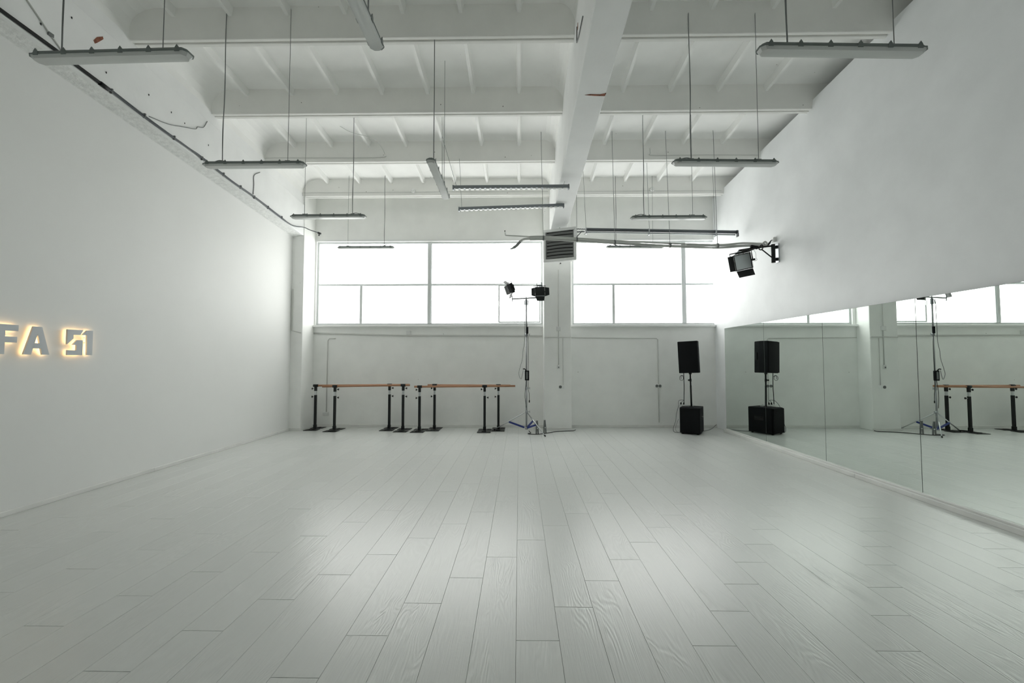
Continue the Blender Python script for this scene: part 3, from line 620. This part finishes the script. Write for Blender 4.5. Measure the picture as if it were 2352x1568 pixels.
MB((sx+.035, sy-.03, 2.1)).tube([(sx+.062, sy-.03, .71), (sx+.062, sy-.03, .66)], .012, 8).build('plug', M['black'], bpy.data.objects[-1] if False else [o for o in COL.objects if o.name.startswith('power_cable')][-1])
cable('power_cable', [(sx+.0, sy-.03, 1.14), (sx-.025, sy-.03, .95), (sx-.03, sy-.03, .75), (sx-.005, sy-.04, .55)], .0055, 'black', 'dark cable running down the pole below the larger adapter')
# floor cable with adapters
cable('extension_cord', [(.21, 9.62, .04), (.25, 9.55, .008), (.19, 9.47, .008), (.22, 9.41, .008), (.40, 9.40, .008), (.62, 9.56, .008), (.80, 9.74, .008), (1.0, 9.82, .008), (1.20, 9.87, .008), (1.265, 9.92, .02)], .008, 'rubber', 'black extension cord lying on the floor around the column foot', 'cord')
for (x, y, l) in ((.385, 9.45, 'left of two grey spring clamps standing under the stand leg'), (.555, 9.55, 'right of two grey spring clamps, nearer the column foot')):
    t = thing('spring_clamp', l, 'clamp', (x, y, 0), (0, 0, .3), 'spring clamps under the stand')
    MB().prism([(-.035, -.012, 0), (-.012, -.012, 0), (-.006, -.012, .12), (-.008, -.012, .28), (-.022, -.012, .29), (-.03, -.012, .13)], (0, .024, 0)).build('jaw', M['socket'], t)
    MB().prism([(.035, -.012, 0), (.012, -.012, 0), (.004, -.012, .12), (-.002, -.012, .28), (.010, -.012, .29), (.028, -.012, .13)], (0, .024, 0)).build('jaw', M['socket'], t)
    MB().tube([(0, -.02, .125), (0, .02, .125)], .014, 8).build('pivot_spring', M['steel'], t)

# ------------------------------------------------------------------ ballet barres
def barre(label, y, posts, rail, zl, zr, knobs):
    t = thing('ballet_barre', label, 'ballet barre', ((posts[0]+posts[1])/2, y, 0), group='portable ballet barres'); of = t.location.copy()
    zz = lambda x: zl+(zr-zl)*(x-rail[0])/(rail[1]-rail[0])
    MB(of).tube([(rail[0], y, zz(rail[0])), (rail[1], y, zz(rail[1]))], .0225, 14).build('wooden_rail', M['rail'], t)
    for e, d in ((rail[0], 1), (rail[1], -1)): pass
    for i, x in enumerate(posts):
        z = zz(x)
        for s in (-1, 1):
            MB(of).box(x-.147, x+.147, y+s*.165-.11, y+s*.165+.11, .002, .010).build('base_plate', M['black'], t)
        MB(of).box(x-.05, x+.05, y-.2, y+.2, .010, .022).build('base_bar', M['black'], t, bevel=.003, seg=1)
        MB(of).box(x-.032, x+.032, y-.032, y+.032, .02, .10).build('post_foot', M['black'], t, bevel=.006)
        MB(of).box(x-.0255, x+.0255, y-.0255, y+.0255, .09, z-.215).build('post', M['black'], t, bevel=.004, seg=1)
        MB(of).box(x-.021, x+.021, y-.021, y+.021, z-.215, z-.12).build('inner_tube', M['steel'], t, bevel=.003, seg=1)
        MB(of).box(x-.026, x+.026, y-.026, y+.026, z-.122, z-.02).build('sleeve', M['black'], t, bevel=.004, seg=1)
        MB(of).tube([(x-.052, y, z), (x+.052, y, z)], .031, 14).build('rail_bracket', M['black'], t)
        for zk, s in ((z-.07, knobs[i][0]), (z-.255, knobs[i][1])):
            k = MB(of).tube([(x+s*.03, y, zk), (x+s*.060, y, zk)], .006, 8).build('knob', M['steel'], t)
            MB(of).tube([(x+s*.052, y, zk), (x+s*.084, y, zk)], .006, 12, .025).build('knob_head', M['rubber'], k)
    return t
barre('ballet barre of left pair, rear, set closest to the corner pilaster', 10.07, (-4.70, -2.985), (-4.64, -2.53), .995, 1.015, ((-1, -1), (1, 1)))
barre('ballet barre of left pair, front, standing before the rear one', 9.90, (-4.18, -2.625), (-4.47, -2.475), .984, 1.018, ((1, 1), (1, 1)))
barre('ballet barre of right pair, front, its left end near the gap', 9.85, (-2.24, -.775), (-2.36, -.09), .985, 1.003, ((-1, -1), (-1, 1)))
barre('ballet barre of right pair, rear, its right base under stand leg', 10.05, (-1.94, -.475), (-2.10, -.20), 1.008, 1.0, ((-1, -1), (-1, -1)))

# ------------------------------------------------------------------ speaker on subwoofer
ang = math.radians(30)
# the near edge of the box stands at (3.80, 9.33)
near = Vector((3.80, 9.33, 0)); da = Vector((-math.cos(ang), math.sin(ang), 0)); db = Vector((math.sin(ang), math.cos(ang), 0))
A_, B_, Hs = .41, .56, .565
c = near+da*A_/2+db*B_/2
t = thing('subwoofer', 'black subwoofer cabinet on the floor near the mirror wall', 'speaker', c, (0, 0, -ang))
MB().box(-A_/2, A_/2, -B_/2+.03, B_/2, .02, Hs).build('cabinet', M['black2'], t, bevel=.014)
MB().box(-A_/2+.008, A_/2-.008, -B_/2, -B_/2+.03, .03, Hs-.01).build('front_grille', M['grille'], t, bevel=.012)
for s in (-1, 1):
    hh = MB().obox((s*(A_/2+.0005), .04, .33), (.006, .20, .085)).build('handle_recess', M['dark'], t, bevel=.002, seg=1)
    MB().tube([(s*(A_/2+.004), -.05, .35), (s*(A_/2+.004), .13, .35)], .010, 8).build('grip', M['black'], hh)
for sx_ in (-1, 1):
    for sy_ in (-1, 1): MB().tube([(sx_*(A_/2-.05), sy_*(B_/2-.06), 0), (sx_*(A_/2-.05), sy_*(B_/2-.06), .024)], .02, 8).build('rubber_foot', M['rubber'], t)
MB().tube([(0, 0, Hs-.01), (0, 0, Hs+.012)], .045, 14).build('pole_cup', M['black'], t)
pt_ = Vector((c.x, c.y, Hs+.012)); pb = Vector((c.x-.015, c.y, 1.305))
t = thing('speaker_pole', 'black speaker pole rising from the subwoofer top', 'speaker pole', pt_)
MB(pt_).tube([pt_, pt_.lerp(pb, .62)], .0185, 12).build('lower_tube', M['black'], t)
MB(pt_).tube([pt_.lerp(pb, .60), pb], .0155, 12).build('upper_tube', M['black'], t)
q = pt_.lerp(pb, .78)
MB(pt_).tube([q-Vector((0, 0, .03)), q+Vector((0, 0, .03))], .022, 12).build('collar', M['black'], t)
MB(pt_).tube([q, q+Vector((-.055, -.03, 0))], .010, 8, .018).build('locking_knob', M['rubber'], t)
t = thing('loudspeaker', 'black loudspeaker on the pole, leaning slightly, above the subwoofer', 'speaker', (pb.x, pb.y, 1.303), (0, math.radians(-2.2), -ang))
w2_, dp = .205, .19
sh = MB().prism([(-w2_, -dp+.03, 0), (w2_, -dp+.03, 0), (w2_, .02, 0), (.11, dp, 0), (-.11, dp, 0), (-w2_, .02, 0)], (0, 0, .69)); sh.build('cabinet', M['black2'], t, bevel=.012)
gr = MB(); n = 8; vs = []
for z in (.012, .678):
    for i in range(n+1):
        x = -w2_+.01+i*(2*w2_-.02)/n; vs.append((x, -dp+.005-.022*math.cos(math.pi*(i-n/2)/n), z))
    vs += [(w2_-.01, -dp+.035, z), (-w2_+.01, -dp+.035, z)]
m = n+3
gr.add(vs, [list(range(m)), list(range(m, 2*m))]+[(i, (i+1) % m, m+(i+1) % m, m+i) for i in range(m)]); gr.build('front_grille', M['grille'], t)
MB().tube([(0, 0, -.03), (0, 0, .01)], .03, 12).build('pole_socket', M['black'], t)
for s in (-1, 1): MB().obox((s*.165, .10, .36), (.03, .03, .16), Rz(s*math.radians(-60))).build('side_handle', M['black'], t)
st = (c.x-.10, c.y+.10, Hs)
t = thing('power_strip', 'white power strip lying on the subwoofer behind the pole', 'power strip', st, (0, 0, -.15))
MB().box(-.15, .17, -.028, .028, .001, .038).build('case', M['plastic_w'], t, bevel=.006)
for x in (-.09, -.03): MB().tube([(x, 0, .038), (x+.006, 0, .085)], .018, 8, .012).build('plug', M['black'], t)
MB().obox((.13, -.0, .04), (.03, .02, .008)).build('switch', M['socket'], t)
cable('speaker_cable', [(3.60, 9.66, 1.32), (3.602, 9.66, 1.2), (3.606, 9.66, 1.0), (3.60, 9.66, .8), (3.595, 9.66, .62)], .0075, 'black', 'black cable hanging from loudspeaker down to power strip')
cable('speaker_cable', [(3.60, 9.645, 1.22), (3.56, 9.645, 1.25), (3.51, 9.645, 1.22), (3.51, 9.645, 1.16), (3.55, 9.645, 1.14), (3.585, 9.645, 1.17), (3.575, 9.645, 1.23), (3.54, 9.645, 1.235), (3.535, 9.645, 1.17)], .0045, 'black', 'small coil of thin black cable under the loudspeaker')
cable('speaker_cable', [(st[0]-.08, st[1]-.0, .66), (st[0]-.03, st[1]-.02, .70), (st[0]-.14, st[1]-.02, .69), (3.475, 9.66, .58), (3.43, 9.66, .42), (3.41, 9.66, .26), (3.36, 9.66, .12), (3.365, 9.66, .03), (3.43, 9.66, .012), (3.50, 9.68, .012)], .006, 'cable_g', 'loose grey cable looping to the floor left of the subwoofer')
cable('speaker_cable', [(3.46, 9.64, .30), (3.41, 9.64, .16), (3.40, 9.64, .07), (3.44, 9.64, .02), (3.50, 9.66, .012)], .004, 'cable_g', 'thin inner loop of cable left of the subwoofer')
cable('power_cable', [(4.00, 9.88, .01), (4.15, 9.92, .008), (4.3, 10.05, .008), (4.45, 10.25, .01), (4.60, 10.36, .08)], .007, 'cable_g', 'grey power cable on the floor from subwoofer to wall corner')

# ------------------------------------------------------------------ wiring and sockets on the window wall
def wall_box(name, label, cat, x, y, z, w_, h, m, d=.035, sub=None, group=None):
    t = thing(name, label, cat, (x, y, z), group=group)
    MB().box(-w_/2, w_/2, -d, 0, -h/2, h/2).build('box', M[m], t, bevel=.006)
    MB().box(-w_/2+.008, w_/2-.008, -d-.004, -d+.002, -h/2+.008, h/2-.008).build('cover', M[m], t, bevel=.002, seg=1)
    if sub: sub(t, d)
    return t
def sockets(xs_):
    def f(t, d):
        for x in xs_:
            s = MB().tube([(x, -d-.002, 0), (x, -d-.012, 0)], .034, 14).build('outlet', M['socket'], t)
            for e in (-.010, .010): MB().tube([(x+e, -d-.011, 0), (x+e, -d-.014, 0)], .004, 6).build('pin_hole', M['dark'], s)
    return f
wall_box('junction_box', 'white junction box on the cable run under the left window', 'junction box', -2.64, YB, 2.235, .10, .10, 'plastic_w', .05)
wall_box('wall_socket', 'white low wall socket behind the left ballet barres', 'socket', -4.60, YB, .31, .14, .08, 'plastic_w', .04)
wall_box('wall_socket', 'grey double socket on the wall left of the loudspeaker', 'socket', 3.275, YB, .975, .16, .08, 'white', .03, sockets((-.037, .037)))
wall_box('wall_socket', 'grey double socket low on the column front', 'socket', .965, 10.03, .975, .14, .08, 'white', .03, sockets((-.03,)))
wall_box('light_switch', 'white switch on the column above the double socket', 'switch', .90, 10.03, 1.43, .07, .09, 'plastic_w', .03, lambda t, d: MB().box(-.012, .012, -d-.012, -d, -.03, .005).build('rocker', M['socket'], t))
wall_box('junction_box', 'white junction box on the column front near sill height', 'junction box', .90, 10.03, 2.30, .10, .10, 'plastic_w', .045)
def run(label, pts, r=.010, m='white', cat='conduit'):
    return tag(MB(pts[0]).tube(pts, r, 6).build('surface_conduit', M[m]), label, cat, 'surface wiring on the window wall')
run('painted cable run along the wall under the left window sill', [(-4.93, 10.41, 2.23), (-2.7, 10.41, 2.17), (.55, 10.41, 2.155)], .022, 'conduit')
run('painted vertical conduit behind left ballet barres down to low socket', [(-4.40, 10.41, 2.10), (-4.55, 10.41, 2.10), (-4.59, 10.41, 2.05), (-4.595, 10.41, .34)], .010, 'conduit')
run('thin conduit along the wall right of column, turning down to double socket', [(1.20, 10.412, 2.115), (3.25, 10.412, 2.10), (3.285, 10.412, 2.07), (3.285, 10.412, .12)], .009, 'conduit')
run('cable crossing the column front at sill height', [(.575, 10.02, 2.10), (1.185, 10.02, 2.11)], .013, 'conduit')
run('vertical conduit on the column from fan heater to switch', [(.905, 10.02, 3.66), (.90, 10.02, 1.46)], .011, 'conduit')
run('thin vertical conduit on the column down to double socket', [(1.0, 10.022, 2.08), (1.0, 10.022, 1.0)], .008, 'conduit')
run('painted cable rising on pilaster beside the left wall end', [(-5.17, 9.85, 3.2), (-5.175, 9.85, 2.25), (-4.96, 9.85, 2.20)], .014, 'conduit')
# smoke detectors and wiring on the far rib
yr = 9.83-.015
for x, l in ((-2.42, 'white round detector on the far ceiling rib left of the beam'), (3.02, 'white round detector on the far ceiling rib right of the beam')):
    z = ribb(yr)+.10; t = thing('smoke_detector', l, 'detector', (x, yr, z))
    MB().tube([(0, 0, 0), (0, -.04, 0)], .05, 16, .042).build('base', M['plastic_w'], t); MB().tube([(0, -.04, 0), (0, -.055, 0)], .03, 16, .022).build('sensor_cap', M['plastic_w'], t)
def wire(label, pts, r=.006, m='cable_w', smooth=True):
    return tag(MB(pts[0]).tube(curve(pts, 6) if smooth else pts, r, 6).build('surface_cable', M[m]), label, 'cable', 'cables along the ceiling ribs')
y3 = ribs[7]-.012; y4 = ribs[8]-.012
wire('cable along third rib on the left, curling up to a ceiling hook', [(-5.0, y3, 5.49), (-4.9, y3, 5.53), (-4.0, y3, 5.525), (-2.72, y3, 5.525), (-2.62, y3-.01, 5.60), (-2.66, y3-.25, 5.68), (-2.75, y3-.45, 5.69), (-3.05, y3-.6, 5.71), (-3.19, y3-.75, 5.74)])
wire('cable along third rib on the right, near the right wall', [(2.52, y3-.02, 5.66), (2.535, y3, 5.57), (2.60, y3, 5.525), (3.6, y3, 5.525), (4.60, y3, 5.515)])
wire('thin cable along the far rib left of the beam', [(-4.97, y4, 5.36), (-4.93, y4, 5.42), (-3.6, y4, 5.425), (-2.45, y4, 5.425), (-1.2, y4, 5.43), (.66, y4, 5.42)], .005)
wire('thin cable along the far rib right of the beam', [(1.08, y4, 5.42), (2.4, y4, 5.42), (3.0, y4, 5.42), (4.58, y4, 5.41)], .005)
# wiring along the left beam
def lbz(y): return beamb(y)
t = thing('beam_cable', 'black cable running along the lower edge of the left beam', 'cable', (-4.93, 5.0, lbz(5.0)))
of = (-4.93, 5.0, lbz(5.0))
MB(of).tube(curve([(-4.93, y, lbz(y)+.02+.006*math.sin(y*3)) for y in (2.6, 3.2, 3.8, 4.4, 4.95)], 5), .020, 10).build('corrugated_sleeve', M['black'], t)
MB(of).tube([(-4.93, 4.93, lbz(4.93)+.02), (-4.93, 5.03, lbz(5.03)+.02)], .026, 10).build('sleeve_end', M['black'], t)
ysq = [4.95, 5.6, 6.3, 6.6, 7.3, 8.0, 8.7, 9.3]
for k, (dx, dz) in enumerate(((.0, .014), (.008, -.008))):
    pts = [(-4.935+dx, y, lbz(y)+.022+dz+.014*math.sin(y*4+k)) for y in ysq]+[(-4.90, 9.75, 4.60), (-4.84, 10.0, 4.60), (-4.78, 10.22, 4.66)]
    pts[-2:] = [(-4.82, 9.9, 4.58), (-4.70, 10.1, 4.57)]
    MB(of).tube(curve(pts, 6), .010, 7).build('cable', M['darkgrey'], t)
for y in (5.08, 5.55, 6.05, 6.6, 7.1, 7.55, 7.95, 8.4, 8.9): MB(of).box(-4.95, -4.918, y-.008, y+.008, lbz(y)+.0, lbz(y)+.058).build('cable_clip', M['socket'], t)
e = MB(of); e.tube([(-4.72, 10.07, 4.57), (-4.68, 10.13, 4.56)], .024, 8); e.tube([(-4.70, 10.1, 4.56), (-4.71, 10.1, 4.50)], .015, 8); e.build('cable_end', M['black'], t)
t = thing('thin_conduit', 'pale thin conduit slanting across the left beam face near the camera', 'conduit', (-4.945, 4.3, 5.06))
of = (-4.945, 4.3, 5.06)
MB(of).tube([(-4.943, 3.95, 5.36), (-4.943, 4.37, 5.02), (-4.943, 4.56, 4.88)], .008, 6).build('tube', M['cable_w'], t)
MB(of).obox((-4.94, 4.39, 5.005), (.02, .05, .035)).build('clamp', M['socket'], t)
tag(MB((-4.945, 6, 5)).tube(curve([(-4.945, 5.63, 4.83), (-4.943, 5.95, 4.90), (-4.943, 6.2, 5.0), (-4.943, 6.45, 5.10), (-4.943, 6.50, 5.16), (-4.943, 6.62, 5.22), (-4.943, 6.70, 5.36)], 6), .005, 6).build('loose_wire', M['cable_g']), 'thin loose wire climbing the left beam face to the second rib', 'wire')
tag(MB((-4.945, 8, 4.8)).tube(curve([(-4.943, 7.93, 4.66), (-4.943, 7.94, 4.85), (-4.943, 7.94, 5.02), (-4.943, 8.12, 5.16)], 5), .007, 6).build('loose_wire', M['cable_g']), 'short wire rising on left beam face by the third rib', 'wire')
tag(MB((.695, 5, 5.3)).tube([(.693, 5.08, 5.56), (.693, 5.10, 5.38), (.693, 4.95, 5.33), (.693, 4.60, 5.30)], .007, 6).build('loose_wire', M['cable_g']), 'bent wire on the left face of central beam near the camera', 'wire')
# spare hanger wire with hook beside the lengthwise batten
t = thing('hanger_wire', 'thin double wire hanging right of the lengthwise batten light', 'wire', (-1.28, 7.0, 5.8))
of = (-1.28, 7.0, 5.8)
for d in (-.012, .012): MB(of).tube([(-1.28+d, 7.15, slab(7.15)), (-1.28+d*.5, 7.15, 4.55)], .003, 5).build('strand', M['cable_g'], t)
t = thing('ceiling_hook', 'white hook plate on a ceiling cross rib above linear lights', 'hook', (-1.46, 8.0, slab(8.0)))
k = MB((-1.46, 8.0, slab(8.0))); k.box(-1.49, -1.43, 7.97, 8.03, slab(8)-.03, slab(8)); k.build('plate', M['plastic_w'], t, bevel=.004, seg=1)
MB((-1.46, 8.0, slab(8.0))).tube(curve([(-1.46, 8.0, slab(8)-.03), (-1.48, 8.0, slab(8)-.07), (-1.46, 8.0, slab(8)-.10), (-1.44, 8.0, slab(8)-.08)], 5), .006, 6).build('hook', M['steel'], t)
